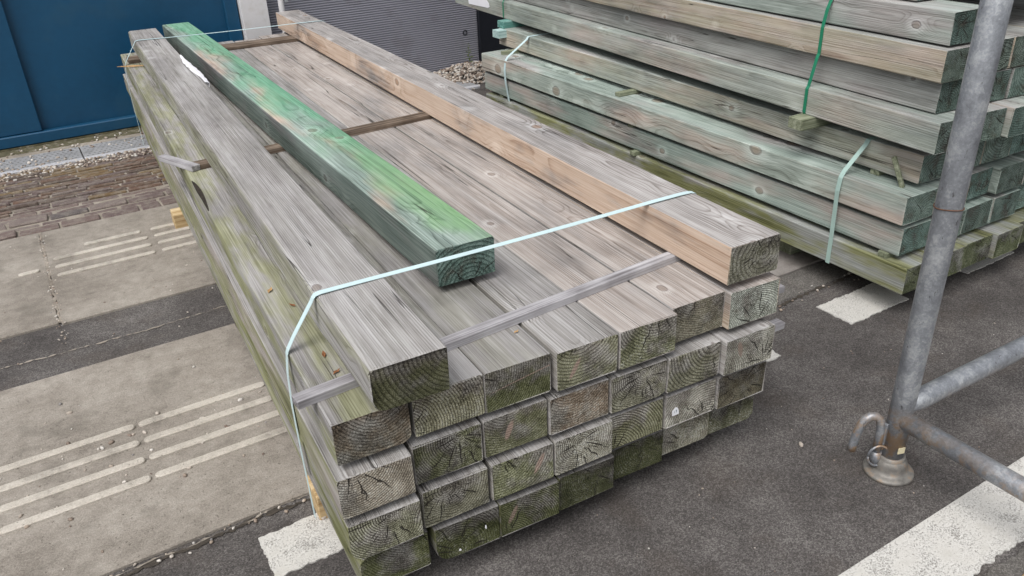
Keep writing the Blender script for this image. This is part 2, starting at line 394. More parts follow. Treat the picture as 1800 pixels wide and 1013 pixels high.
# ------------------------------------------------------------------ timbers
def timbermesh(Wd, H, L, rr, wanes=(), rough=.0012, cr=None):
    """lofted beam: x -W/2..W/2, y 0..L, z 0..H. rr corner radii (bl, br, tr, tl).
    wanes: (corner, y0, y1, size) - outer edge missing over a stretch."""
    ys = [0, .0025] + [L*i/14 for i in range(1, 14)] + [L-.0025, L]
    for w in wanes: ys += [w[1], w[1]+(w[2]-w[1])*.3, (w[1]+w[2])/2, w[1]+(w[2]-w[1])*.75, w[2]]
    ys = sorted(set(y for y in ys if 0 <= y <= L)); vs = []; fs = []; seg = 4
    ph = rnd.uniform(0, 6); k = 4*(seg+1)
    for j, y in enumerate(ys):
        ins = .0014 if (j == 0 or j == len(ys)-1) else 0
        bow = .0015*math.sin(y*1.1+ph); bz = .0018*math.sin(y*.9+ph*2)*0
        for ci, (cx, cz, a0) in enumerate(((-1, 0, 180), (1, 0, 270), (1, 1, 0), (-1, 1, 90))):
            r_ = rr[ci]*rnd.uniform(.8, 1.25)
            for w in wanes:
                if w[0] == ci and w[1] <= y <= w[2]:
                    r_ = max(r_, w[3]*math.sin(math.pi*min(1, max(0, (y-w[1])/(w[2]-w[1])))) if w[1] > 0 else w[3]*(1-(y/w[2])**2))
            r_ = max(r_, .0008)
            ox = cx*(Wd/2-ins) - cx*r_; oz = (H-ins if cz else ins) + (-r_ if cz else r_)
            for q in range(seg+1):
                th = R(a0+90*q/seg)
                e = rnd.uniform(-rough, rough)
                vs.append((ox+math.cos(th)*r_+bow+e*.6, y + (rnd.uniform(-.002, .002) if j <= 1 else 0), oz+math.sin(th)*r_+bz+e*.4*(1 if 0 < oz < H else 1)))
    for j in range(len(ys)-1):
        for q in range(k):
            q2 = (q+1) % k; fs.append((j*k+q, j*k+q2, (j+1)*k+q2, (j+1)*k+q))
    fs += [tuple(range(k))[::-1], tuple(range((len(ys)-1)*k, len(ys)*k))]
    return mesh(vs, fs)
DEF = dict(gl=1, warm=.1, wt=.05, teal=0, moss=.15, mt=.05, topg=0, kn=.85, el=1, eb=.2, em=.3, et=0, sp=.2, rc=.55, ring=130, rs=.34, ke=0, kx=0, kz=.05, ksl=0, cr=.95, kp=.62)
def timber(fr, x, y, z, L, label, Wd=.178, H=.112, rr=(.004,)*4, wanes=(), yaw=0, pith=None, group=None, **a):
    P_, rz = fr
    o = link('timber', timbermesh(Wd, H, L, rr, wanes), MT)
    o.location = P_(x+Wd/2, y, z); o.rotation_euler.z = rz + yaw
    d = dict(DEF); d.update(a)
    if 'gt' not in a: d['gt'] = d['gl']
    d['el'] = 1.08*d['el']**1.45
    if 'ring' not in a: d['ring'] = rnd.uniform(105, 175)
    for k_, v_ in d.items(): o[k_] = float(v_)
    o['seed'] = rnd.uniform(0, 90)
    if pith is None: pith = (rnd.uniform(-.06, .06), rnd.choice((rnd.uniform(-.05, .03), rnd.uniform(.06, .16))))
    o['px'], o['pz'] = float(pith[0]), float(pith[1])
    tag(o, label, 'timber', group)
    return o

WD, HT, GAP = .178, .112, .022
LF = frame(2.936)                     # front (grey) pile
RF = frame(1.019)                     # lower green bundle
pv = RF[0](2.615, 1.61)
UF = frame(5.27, pv.x, pv.y)          # upper green bundle (origin = its near lower corner)
PILE = 'timbers of the grey strapped pile'
# x, y, (layer 1 = top) measured; end-grain look per piece
LX = {1: [(.281, 1.413), (.469, 1.415), (.649, 1.412), (.837, 1.400), (1.020, 1.398), (1.205, 1.425), (1.385, 1.404)],
      2: [(.266, 1.392), (.454, 1.413), (.636, 1.415), (.818, 1.408), (1.001, 1.403), (1.181, 1.399), (1.363, 1.383)],
      3: [(.273, 1.390), (.461, 1.407), (.645, 1.404), (.829, 1.404), (1.008, 1.416), (1.192, 1.413), (1.373, 1.407)],
      4: [(.293, 1.418), (.484, 1.407), (.665, 1.407), (.846, 1.413), (1.028, 1.435), (1.212, 1.452), (1.394, 1.457)]}
LZ = {1: .492, 2: .358, 3: .224, 4: .090}
EL = {  # el, eb, em, et, sp, rc, pith
 (1, 1): (.80, .75, .15, 0, .05, .6, (.02, .155)), (1, 2): (1.25, .35, .45, 0, .35, .8, (-.12, .02)), (1, 3): (.72, .25, .9, 0, .1, .6, (-.14, .10)),
 (1, 4): (1.0, .2, .55, 0, .1, .7, (-.02, .16)), (1, 5): (1.0, .1, .65, 0, .6, .7, (.03, .155)), (1, 6): (.88, .35, .3, 0, .05, .5, (.02, .18)), (1, 7): (1.45, 0, .1, .25, .3, .6, (.01, -.01)),
 (2, 1): (1.25, .35, .12, 0, .45, .9, (-.05, .15)), (2, 2): (.82, .15, .75, 0, .2, .7, (.03, .10)), (2, 3): (.82, .3, .7, 0, .2, .5, (-.02, .16)),
 (2, 4): (1.0, .75, .1, 0, .5, .5, (-.02, .17)), (2, 5): (1.05, .15, .4, 0, .1, .7, (.01, .09)), (2, 6): (1.0, .15, .45, 0, .1, .7, (.06, .12)), (2, 7): (1.3, .05, .12, .05, .25, .7, (.06, .01)),
 (3, 1): (1.15, .1, .5, 0, .1, .95, (.01, .10)), (3, 2): (.88, .2, .4, 0, .05, .6, (-.03, .10)), (3, 3): (.98, .05, .75, 0, .15, .6, (-.05, .13)),
 (3, 4): (1.2, .05, .2, 0, .95, .6, (-.01, .08)), (3, 5): (1.15, .3, .6, 0, .15, .8, (-.08, -.02)), (3, 6): (1.4, .02, .12, 0, .15, .7, (.06, -.03)), (3, 7): (.72, .6, .35, 0, .1, .35, (0, .06)),
 (4, 1): (.85, .1, .95, 0, .2, .6, (.05, .16)), (4, 2): (.72, .1, 1, 0, .3, .5, (-.03, .02)), (4, 3): (.85, .1, .95, 0, .1, .8, (-.07, -.02)),
 (4, 4): (.55, .2, .9, 0, .2, .45, (.02, .08)), (4, 5): (.55, .15, .95, 0, .2, .45, (.03, .08)), (4, 6): (1.15, .15, .25, 0, .9, .3, (0, .02)), (4, 7): (.85, .2, .6, 0, .6, .4, (.04, .12))}
LOOK = {
 (1, 1): 'timber with wide brown cracked end', (1, 2): 'timber with pale ring-grooved end', (1, 3): 'timber with dark olive end and small oval knot', (1, 4): 'timber with pink knot streak in its end',
 (1, 5): 'timber with speckled fan-ringed end', (1, 6): 'timber with set-back dark grey end', (1, 7): 'timber with pale arched rings and orange edge',
 (2, 1): 'timber with rough grey furrowed end', (2, 2): 'timber with dark olive ringed end', (2, 3): 'timber with mossy end and pale streak', (2, 4): 'timber with brown flaky end',
 (2, 5): 'timber with rounded grey-olive end', (2, 6): 'timber with grey-olive curved rings', (2, 7): 'timber with light grey ringed end',
 (3, 1): 'timber with light concentric rings', (3, 2): 'timber with long star cracks in its end', (3, 3): 'timber with olive end and white slash', (3, 4): 'timber with white lichen-crusted end',
 (3, 5): 'timber with light olive straight-ringed end', (3, 6): 'timber with light grey end bearing a paper tag', (3, 7): 'timber with dark brown-grey end and curved crack',
 (4, 1): 'timber with chipped mossy green end', (4, 2): 'timber with rounded mossy end and white flecks', (4, 3): 'timber with mossy end and red-brown knot', (4, 4): 'timber with blackish moss end',
 (4, 5): 'timber with dark moss end set back', (4, 6): 'timber with crumbly pale lichen end', (4, 7): 'timber with crumbly olive end'}
ORD = ['first', 'second', 'third', 'fourth', 'fifth', 'sixth', 'seventh', 'eighth']
LAY = {1: 'top', 2: 'second', 3: 'third', 4: 'bottom'}
KE = {(1, 3): (-.05, .078, -6), (1, 4): (-.035, .05, -.55), (2, 3): (-.02, .06, -.35), (3, 3): (.045, .065, -.5), (4, 3): (-.055, .062, -.45), (2, 7): (-.03, .07, .2)}
far_end = 6.12
for (ly, row) in LX.items():
    for i, (x, y) in enumerate(row):
        el, eb, em, et, sp, rc, pith = EL[(ly, i+1)]
        wan = []; rr = [.004]*4; kw = {}
        if (ly, i+1) == (1, 1): wan = [(1, 0, .25, .022)]; kw = dict(moss=.85, mt=.7, warm=.05, gl=1.0)
        if (ly, i+1) == (2, 5): rr = [.004, .020, .006, .004]
        if (ly, i+1) == (4, 2): wan = [(0, 0, .5, .045)]
        if (ly, i+1) == (4, 1): wan = [(3, 0, .4, .035)]
        if (ly, i+1) == (3, 1): wan = [(0, 0, .2, .030)]
        if (ly, i+1) == (4, 7): rr = [.004, .020, .012, .01]
        if (ly, i+1) == (4, 6): rr = [.004, .014, .01, .01]
        if (ly, i+1) in KE: kx_, kz_, sl_ = KE[(ly, i+1)]; kw.update(ke=1, kx=kx_, kz=kz_, ksl=sl_)
        if ly == 1 and i >= 4: kw.update(wt=.28, mt=0)
        if ly == 1 and i in (1, 2): kw.update(mt=.2, gl=.92)
        if (ly, i+1) == (1, 7): kw.update(warm=.9)
        if ly > 1 and i == 0: kw.update(moss=1.0 if ly > 2 else .8, gl=1.0)
        if ly == 2 and i == 0: kw['warm'] = .25
        if ly == 4 and i != 5: el *= .9
        if ly == 4 and i: kw.update(moss=1.2, gl=.6)
        L = far_end - y + rnd.uniform(-.08, .05)
        o = timber(LF, x, y, LZ[ly], L, '%s, %s from slab side in %s layer' % (LOOK[(ly, i+1)], ORD[i], LAY[ly]),
               rr=tuple(rr), wanes=wan, pith=pith, group=PILE, el=el, eb=eb, em=em, et=et, sp=sp, rc=rc, **kw)
        if (ly, i) == (1, 0): first = o
# dark inlay on the slab-side top timber's edge, painting the shade of a hollow
def hollow_shade(par):
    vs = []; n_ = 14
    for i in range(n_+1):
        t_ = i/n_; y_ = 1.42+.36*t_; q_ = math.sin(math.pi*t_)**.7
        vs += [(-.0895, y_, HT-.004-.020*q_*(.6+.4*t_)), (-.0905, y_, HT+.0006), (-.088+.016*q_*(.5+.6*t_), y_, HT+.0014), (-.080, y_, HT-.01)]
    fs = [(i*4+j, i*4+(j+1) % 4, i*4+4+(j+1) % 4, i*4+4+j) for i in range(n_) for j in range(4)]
    link('hollow_shade', mesh(vs, fs), M['hollow'], par)
hollow_shade(first)
# loose timbers on top
ZT = LZ[1]+HT+GAP
timber(LF, .366, 1.370, ZT, 6.14-1.37, 'long grey timber lying on the slab-side edge of the grey pile', group='loose timbers on the grey pile', rr=(.012, .004, .006, .014),
       wanes=[(0, 0, .5, .030)], pith=(.13, .125), el=.62, eb=.5, em=.75, sp=.02, rc=.55, moss=.5, mt=.05, gl=1.0, warm=.05, ring=95)
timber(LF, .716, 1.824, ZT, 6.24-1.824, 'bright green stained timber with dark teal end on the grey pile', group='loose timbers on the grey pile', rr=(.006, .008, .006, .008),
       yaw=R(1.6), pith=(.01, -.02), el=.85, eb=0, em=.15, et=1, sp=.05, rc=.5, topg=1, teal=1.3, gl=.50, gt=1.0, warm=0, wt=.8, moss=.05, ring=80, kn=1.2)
timber(LF, 1.376, 1.415, ZT, 6.22-1.415, 'tan-sided timber with grey top on the far edge of the grey pile', group='loose timbers on the grey pile', rr=(.004, .010, .014, .004),
       pith=(.03, .07), el=.85, eb=.1, em=.35, sp=.65, rc=.4, warm=1.25, wt=.12, moss=0, mt=0, gl=1.05, ring=80, rs=.42, kn=1.2, kp=.35)

# laths (spacers) of the grey pile ------------------------------------------------
def lath(fr, x0, x1, y0, y1, z, label, w=.034, th=GAP, mat='lath', group='spacer laths', name='spacer_lath', ext=0):
    P_, rz = fr; a = P_(x0, y0, z); b = P_(x1, y1, z); d = b-a; L = d.length
    me = boxmesh(0, L, -w/2, w/2, 0, th, .0015, .0012)
    o = link(name, me, M[mat]); o.location = a; o.rotation_euler.z = math.atan2(d.y, d.x)
    return tag(o, label, 'lath', group)
lath(LF, .236, 1.545, 1.520, 1.672, ZT-GAP, 'silvery grooved lath crossing the pile near its sawn ends', w=.036)
lath(LF, .302, 1.55, 3.335, 3.475, ZT-GAP, 'brown lath crossing the middle of the grey pile', w=.06, mat='lathd')
lath(LF, .30, 1.55, 5.79, 5.80, ZT-GAP, 'lath crossing the building end of the grey pile', w=.14, mat='lathd')
o = lath(LF, .318, .222, 3.300, 3.56, ZT-GAP+.003, 'broken silvery lath end sticking out over the slab side of the pile', w=.036)
o.rotation_euler.y = R(2)
sidex = {2: .235, 3: .24, 4: .25}
for ly, xr in ((2, 1.700), (3, 1.722), (4, 1.665)):
    for yy, nm in ((1.495, 'sawn-end'), (3.4, 'middle'), (5.7, 'building-end')):
        lath(LF, .290 if ly < 4 else .30, xr if yy < 2 else 1.53, yy, yy+.03, LZ[ly]+HT, 'grey %s lath under the %s layer of the grey pile' % (nm, {2: 'top', 3: 'second', 4: 'third'}[ly]))
# bearers under the grey pile
for yy, lb in ((1.86, 'near its sawn ends'), (4.32, 'beside the worn tactile bars')):
    P_, rz = LF
    o = link('bearer_block', boxmesh(0, 1.36, -.055, .055, 0, .09, .003, .002), M['bearer']); o.location = P_(.285 if yy < 3 else .245, yy, 0); o.rotation_euler.z = rz
    tag(o, 'fresh yellow wood bearer under the grey pile ' + lb, 'bearer', 'bearers under the grey pile')

# straps of the grey pile ----------------------------------------------------------
def loc_obj(name, me, mat, fr, z=0):
    o = link(name, me, mat); o.location = fr[0](0, 0, z); o.rotation_euler.z = fr[1]; return o
zt = ZT+HT
def pile_strap(yl, yr):
    pts = []
    def yy(x): return yl + (yr-yl)*max(0, min(1, (x-.36)/1.2))
    for x, z in ((.262, .088), (.2615, .30), (.2625, .45), (.268, .55), (.2755, .603), (.280, .614), (.300, .645), (.3565, .724), (.3615, .733), (.368, .7395), (.382, .742), (.41, .7425)):
        pts.append((x, yl-.018*(1-min(1, (z-.088)/.6)), z))
    for i in range(1, 12): x = .41+(1.40-.41)*i/12; pts.append((x, yy(x), .7425-.004*math.sin(math.pi*i/12)))
    for x, z in ((1.40, .7425), (1.50, .7425), (1.535, .741), (1.553, .737), (1.5605, .727), (1.5625, .70), (1.567, .60), (1.579, .35), (1.577, .09)): pts.append((x, yy(x), z))
    return ribbon(pts, .019, .0012)
tag(loc_obj('packing_strap', pile_strap(1.753, 1.777), M['strap'], LF), 'pale mint plastic strap round the grey pile in front of the green timber', 'strap', 'straps round the grey pile')
tag(loc_obj('packing_strap', pile_strap(5.70, 5.60), M['strap'], LF), 'pale mint plastic strap crossing over the green timber by the blue door', 'strap', 'straps round the grey pile')

# ------------------------------------------------------------------ green bundles on the right
GLO = 'timbers of the lower green bundle'; GUP = 'timbers of the upper green bundle'
RL = [  # z, x, y, L, attrs of the visible side timber
 (.120, 2.612, 1.615, 3.30, dict(moss=1.1, mt=.9, teal=.35, gl=.86, kn=.9)),
 (.254, 2.632, 1.675, 3.28, dict(teal=.95, warm=.35, gl=1.06, moss=.05, kn=1)),
 (.388, 2.612, 1.672, 3.28, dict(teal=.85, warm=.6, gl=1.06, moss=.05, kn=1.8, ring=95)),
 (.522, 2.708, 1.700, 3.33, dict(teal=.6, warm=.65, gl=1.05, moss=.2, kn=1.2, ring=85))]
LN = ['bottom', 'second', 'third', 'top']
SIDE = ['moss-stained timber', 'smooth teal-grey timber', 'timber with big brown knots', 'set-back brown-green timber']
for l, (z, x, y, L, at) in enumerate(RL):
    for c in range(7):
        a = dict(at); a.update(el=rnd.uniform(.75, 1.1), eb=.05, em=.95 if l == 0 else .25, et=.15 if l == 0 else rnd.uniform(.7, 1), sp=.15, rc=.5)
        if l == 0: a['el'] = .78
        yy = y + (0 if c == 0 else rnd.uniform(-.012, .018)); 
        if l == 3 and c in (2, 5): yy -= .012
        lab = ('%s facing grey pile, %s layer of lower green bundle' % (SIDE[l], LN[l])) if c == 0 else '%s-ended timber, %s from the grey pile, %s layer of lower green bundle' % ('moss' if l == 0 else 'teal', ORD[c], LN[l])
        timber(RF, x+.186*c, yy, z, L+rnd.uniform(-.03, .03) if c else L, lab, rr=(.006,)*4, yaw=R(-1.6) if l == 3 else 0, group=GLO, rs=.27, kp=.35, **a)
UL = [  # du, dv, z, attrs
 (0.0, 0.0, .680, dict(teal=.6, warm=.35, moss=.12, gl=1.06, kn=1.1)),
 (.075, .08, .796, dict(teal=.3, warm=.15, moss=0, gl=.92, kn=.75)),
 (.040, .06, .912, dict(teal=.25, warm=.8, moss=.3, gl=.98, kn=.6)),
 (.070, .08, 1.032, dict(teal=.7, warm=.1, moss=.05, gl=1.08, kn=.9))]
UN = ['bottom', 'second', 'third', 'fourth']
USIDE = ['pale ledged timber with big knot', 'dull grey timber with small paired knots', 'tan timber with fine parallel grain', 'silver-grey timber']
for l, (du, dv, z, at) in enumerate(UL):
    for c in range(1 if l == 3 else 7):
        a = dict(at); a.update(el=rnd.uniform(.6, .85), eb=.05, em=.4, et=rnd.uniform(.65, 1), sp=.1, rc=.55)
        vv = dv + (0 if c == 0 else rnd.uniform(-.012, .015))
        lab = ('%s facing grey pile, %s layer of upper green bundle' % (USIDE[l], UN[l])) if c == 0 else 'dark teal-ended timber, %s from the grey pile, %s layer of upper green bundle' % (ORD[c], UN[l])
        timber(UF, du+.186*c, vv, z, 4.36-dv, lab, rr=(.005,)*4, group=GUP, rs=.27, kp=.35, **a)
for c in range(6):
    timber(UF, .12+.186*c, .16 + (.12 if c == 0 else 0), 1.150, 4.1, 'timber, %s from the grey pile, topmost layer of upper green bundle' % ORD[c], rr=(.005,)*4, group=GUP, teal=.3, warm=.4, et=.8)
# bearers and laths of the green bundles
def rlath(x0, x1, y, z, label, w, th, mat, name='spacer_lath', group='laths in the green bundles'):
    return lath(RF, x0, x1, y, y, z, label, w, th, mat, group, name)
rlath(2.588, 3.95, 2.205, .634, 'square greenish bearer end under the upper bundle, green strap above it', .075, .046, 'greenb', 'bearer_block', 'bearers between the green bundles')
rlath(2.80, 3.98, 5.00, .634, 'dark teal bearer end under the upper bundle by the cladding', .085, .046, 'tealb', 'bearer_block', 'bearers between the green bundles')
rlath(2.735, 2.818, 4.96, .582, 'pale teal block below the dark teal bearer end', .085, .050, 'paleb', 'bearer_block', 'bearers between the green bundles')
rlath(2.95, 3.98, 1.765, .634, 'grey batten lying along the sawn ends between the green bundles', .05, .040, 'lath')
for z, yy, x0, nm in ((.232, 1.735, 2.622, 'sawn-end lath on the moss-stained timber'), (.232, 3.27, 2.60, 'middle lath on the moss-stained timber'), (.232, 4.75, 2.64, 'cladding-end lath on the moss-stained timber'),
                      (.366, 1.80, 2.66, 'sawn-end lath under the big-knot timber'), (.366, 3.335, 2.632, 'middle lath under the big-knot timber'), (.366, 4.70, 2.65, 'cladding-end lath under the big-knot timber'),
                      (.500, 1.90, 2.72, 'sawn-end lath on the big-knot timber'), (.500, 3.47, 2.645, 'middle lath stub on the ledge of the big-knot timber'), (.500, 4.80, 2.69, 'cladding-end lath on the big-knot timber')):
    rlath(x0, 3.93, yy, z, 'green-grey ' + nm, .040, .022, 'greenb')
for yy, nm in ((2.3, 'sawn-end'), (4.3, 'cladding-end')):
    rlath(2.72, 3.95, yy, 0, 'low %s bearer under the lower green bundle' % nm, .1, .12, 'greenb', 'bearer_block', 'bearers under the lower green bundle')
# little loose stick leaning on the ledge
o = link('loose_stick', boxmesh(-.008, .008, -.008, .008, 0, .125, .002, .001), M['greenb'])
o.location = RF[0](2.692, 1.752, .498); o.rotation_euler = (R(-22), R(-4), R(20)); tag(o, 'short green-grey stick leaning on the brown-green timber', 'stick')
# straps
def bundle_strap(prof, yv, xr):
    pts = [(x, yv+dy, z) for x, z, dy in prof]
    zt_ = prof[-1][1]; pts += [(xr, yv, zt_), (xr+.005, yv, zt_-.01), (xr+.005, yv, prof[0][1])]
    return pts
lowp = [(2.6095, .118, 0), (2.6085, .225, 0), (2.604, .36, 0), (2.600, .44, 0), (2.607, .492, 0), (2.612, .5015, 0), (2.625, .520, 0), (2.700, .618, -.02), (2.712, .634, -.02), (2.725, .6355, -.02)]
tag(loc_obj('packing_strap', ribbon(bundle_strap(lowp, 1.965, 4.03), .020, .0012), M['strapd'], RF), 'grey-mint strap round the sawn-end part of the lower green bundle', 'strap', 'straps round the lower green bundle')
lowp2 = [(x+(.07 if z > .6 else .025 if z < .3 else .008), z, d) for x, z, d in lowp]
tag(loc_obj('packing_strap', ribbon(bundle_strap(lowp2, 4.63, 4.03), .022, .0012), M['strap'], RF), 'grey-mint strap round the cladding end of the lower green bundle', 'strap', 'straps round the lower green bundle')
upp = [(.02, .677, 0), (.002, .679, 0), (-.0025, .69, 0), (-.0025, .785, 0), (.004, .795, 0), (.030, .905, 0), (.0365, .92, 0), (.0365, 1.02, 0), (.050, 1.09, 0), (.0665, 1.13, 0), (.075, 1.146, 0), (.115, 1.18, 0), (.1175, 1.25, 0), (.125, 1.265, 0)]
for v, nm in ((.62, 'above the square bearer end'), (3.48, 'near the white label')):
    me = ribbon(bundle_strap(upp, v, 1.32), .016, .0012)
    o = link('packing_strap', me, M['strapg']); o.location = UF[0](0, 0, 0); o.rotation_euler.z = UF[1]
    tag(o, 'dark green strap round the upper green bundle ' + nm, 'strap', 'straps round the upper green bundle')

# ------------------------------------------------------------------ ground
def sheet(name, x0, x1, y0, y1, z, mat, nx=1, ny=1):
    vs = [(x0+(x1-x0)*i/nx, y0+(y1-y0)*j/ny, z) for j in range(ny+1) for i in range(nx+1)]
    fs = [(j*(nx+1)+i, j*(nx+1)+i+1, (j+1)*(nx+1)+i+1, (j+1)*(nx+1)+i) for j in range(ny) for i in range(nx)]
    return link(name, mesh(vs, fs), mat)
tag(sheet('ground', -60, 60, -60, 60, 0, M['asph']), None, kind='structure')
def ragged(name, x0, x1, y0, y1, z, mat, step=.012, amp=.004, sides='lrtb', th=.003):
    """thin plate with uneven edges"""
    out = []
    def run(a, b, rag):
        n = max(2, int((Vector(b)-Vector(a)).length/step)); d = (Vector(b)-Vector(a)); nn = Vector((-d.y, d.x)).normalized()
        w = 0
        for i in range(n):
            w = .55*w + rnd.uniform(-amp, amp); p = Vector(a)+d*(i/n)+nn*(w if rag and i else 0); out.append((p.x, p.y))
    run((x0, y0), (x1, y0), 'b' in sides); run((x1, y0), (x1, y1), 'r' in sides); run((x1, y1), (x0, y1), 't' in sides); run((x0, y1), (x0, y0), 'l' in sides)
    bm = bmesh.new(); vv = [bm.verts.new((x, y, z)) for x, y in out]; f = bm.faces.new(vv)
    e = bmesh.ops.extrude_face_region(bm, geom=[f]); 
    for v in [g for g in e['geom'] if isinstance(g, bmesh.types.BMVert)]: v.co.z -= th
    bmesh.ops.recalc_face_normals(bm, faces=bm.faces)
    me = bpy.data.meshes.new(name); bm.to_mesh(me); bm.free()
    return link(name, me, mat)
# dashes and the parking line
for i, x0 in enumerate((.207, .960, 1.745, 2.487, 3.235)):
    o = ragged('road_marking', x0, x0+.352, 1.652, 1.822, .0045, M['paint'], .008, .0035, 'lrtb', .0042); tag(o, None, kind='structure')
o = ragged('road_marking', .6, 3.2, .672, .856, .0045, M['paint'], .01, .006, 'b', .0042); tag(o, None, kind='structure')
o = ragged('road_patch', .4, 3.6, -1.5, .655, .004, M['asph2'], .015, .006, 't', .0038); tag(o, None, kind='structure')
# concrete paving bands
pave = tag(empty('paving', (0, 0, 0)), None, kind='structure')
def slab(x0, x1, y0, y1, mat='conc', top=.012):
    return link('slab', boxmesh(x0, x1, y0, y1, -.02, top, .004, .0012), M[mat], pave)
def bars(sl, xs, ys, broken=()):
    for j, y in enumerate(ys):
        for i, (a, b) in enumerate(xs):
            if (i, j) in broken: a, b = broken[(i, j)]
            if b - a < .02: continue
            n = 8; pts = []; w = .0165
            for s_ in range(n+1): th = R(90+180*s_/n); pts.append((a+w+w*math.cos(th), y+w*math.sin(th)))
            for s_ in range(n+1): th = R(-90+180*s_/n); pts.append((b-w+w*math.cos(th), y+w*math.sin(th)))
            k = len(pts); vs = [(p[0], p[1], .010) for p in pts]+[(p[0], p[1], .0175) for p in pts]
            vs += [((p[0]-(a+b)/2)*.985+(a+b)/2, (p[1]-y)*.75+y, .0205) for p in pts]
            fs = [(q, (q+1) % k, k+(q+1) % k, k+q) for q in range(k)]+[(k+q, k+(q+1) % k, 2*k+(q+1) % k, 2*k+q) for q in range(k)]+[tuple(range(2*k, 3*k))]
            link('tactile_bar', mesh(vs, fs), M['bar'], sl)
B1 = [2.248, 2.352, 2.453, 2.556]
for (a, b) in ((-1.37, -.452), (-.445, .466), (.473, 1.385), (1.392, 2.30)):
    s_ = slab(a, b, 1.918, 3.075); m_ = (a+b)/2
    if a < .4: bars(s_, [(m_-.425, m_-.024+.012), (m_+.0, m_+.43)], B1)
s_ = slab(2.307, 4.6, 2.09, 3.075, 'concs')
o = link('slab', boxmesh(2.307, 4.6, 1.935, 2.084, -.02, .006, .003, .001), M['asph2'], pave)
B2 = [4.010, 4.117, 4.222, 4.325]
s_ = slab(-1.10, -.155, 3.515, 4.655); bars(s_, [(-.275, -.185)], [4.12])
s_ = slab(-.145, .785, 3.500, 4.655); bars(s_, [(-.118, .320), (.350, .775)], B2, {(0, 3): (.03, .30)})
for a in (.79, 1.73, 2.67): slab(a, a+.93, 3.50, 4.655)
# worn light crack in the dark strip, dirt joint along the slab edge
def seam(x0, x1, y0, w, wander, mat, z, keep=1):
    vs = []; fs = []; x = x0; yc = y0
    while x < x1:
        yc += rnd.uniform(-wander, wander) + (y0-yc)*.06; hw = w*rnd.uniform(.15, 1)*(1 if rnd.random() < keep else .12)
        vs += [(x, yc-hw, z), (x, yc+hw, z)]; x += rnd.uniform(.006, .018)
    fs = [(2*i, 2*i+2, 2*i+3, 2*i+1) for i in range(len(vs)//2-1)]
    tag(link('dirt_seam', mesh(vs, fs), M[mat]), None, kind='structure')
seam(-1.3, .75, 3.25, .007, .004, 'sand', .0035, .6)
seam(-1.4, 1.5, 1.897, .012, .004, 'dirt', .0036, .9)
seam(-1.4, 1.5, 1.905, .005, .004, 'sand', .0052, .5)
seam(2.25, 4.6, 1.915, .014, .004, 'dirt', .0036, .9)
o = ragged('dirt_seam', -.157, -.143, 3.52, 4.655, .0115, M['sand'], .012, .005, 'lr', .006); tag(o, None, kind='structure')
# brick paving
bp = tag(empty('brick_paving'), None, kind='structure')
link('joint_sand', boxmesh(-1.3, 2.3, 4.66, 5.86, -.03, .004), M['sand'], bp)
BM = {}
def brick(x, y, w, d, mat, zt_):
    key = (round(w, 2), round(d, 2), rnd.randrange(3), mat)
    if key not in BM:
        me = boxmesh(-w/2+.004, w/2-.004, -d/2+.003, d/2-.003, -.02, 0, .006 if mat == 'brickn' else .004, .004); me.materials.append(M[mat]); BM[key] = me
    o = link('brick', BM[key], None, bp); o.location = (x, y, zt_); o.rotation_euler = (R(rnd.uniform(-6, 2)), R(rnd.uniform(-1.5, 1.5)), R(rnd.uniform(-1.6, 1.6)))
y = 4.665
rows = [(.098, 'brickn')] + [(.052, 'brickn')]*1 + [(.085, 'brickn')] + [(.050, 'brickn')]*2 + [(.043, 'brick')]*16
for ri, (d, mt) in enumerate(rows):
    x = -.72 - rnd.uniform(0, .2)
    while x < (1.25 if ri < 6 else 1.2):
        w = rnd.choice((.105, .20, .20)) if d > .07 else rnd.choice((.19, .20, .21))
        brick(x+w/2, y+d/2, w, d, mt, rnd.uniform(.010, .020) if ri not in (1, 3, 4) else rnd.uniform(.003, .010)); x += w+.004
    y += d+.006
brick_end = y
# drain channel along the building
dr = tag(empty('drain_channel'), 'grey slotted drain channel along the blue door', 'drain')
for i in range(6):
    x0 = -2.93+i*1.0 + .13
    g = link('grating', boxmesh(x0, x0+.992, 5.895, 6.19, -.05, .016, .003), M['drain'], dr)
    link('edge_strip', boxmesh(x0, x0+.992, 5.84, 5.892, -.05, .020, .004), M['drainl'], dr)
    if -2 < x0 < 1.2:
        bm = bmesh.new()
        for rr_ in range(6):
            for k in range(30):
                cx = x0+.025+k*.032+(rr_ % 2)*.016; cy = 5.925+rr_*.046
                if cx > x0+.98: continue
                vs_ = [bm.verts.new((cx+a, cy+b, .0165)) for a, b in ((-.007, -.004), (.005, -.004), (.007, .004), (-.005, .004))]; bm.faces.new(vs_)
        me = bpy.data.meshes.new('slots'); bm.to_mesh(me); bm.free()
        tag(link('slots', me, M['slot'], g), None, kind='stuff')
link('joint', boxmesh(-3, 3.1, 6.192, 6.28, -.03, .012, .004), M['sand'], dr)
link('mossy_joint', boxmesh(-3, 1.50, 6.276, 6.40, -.03, .016, .004), M['mossd'], dr)

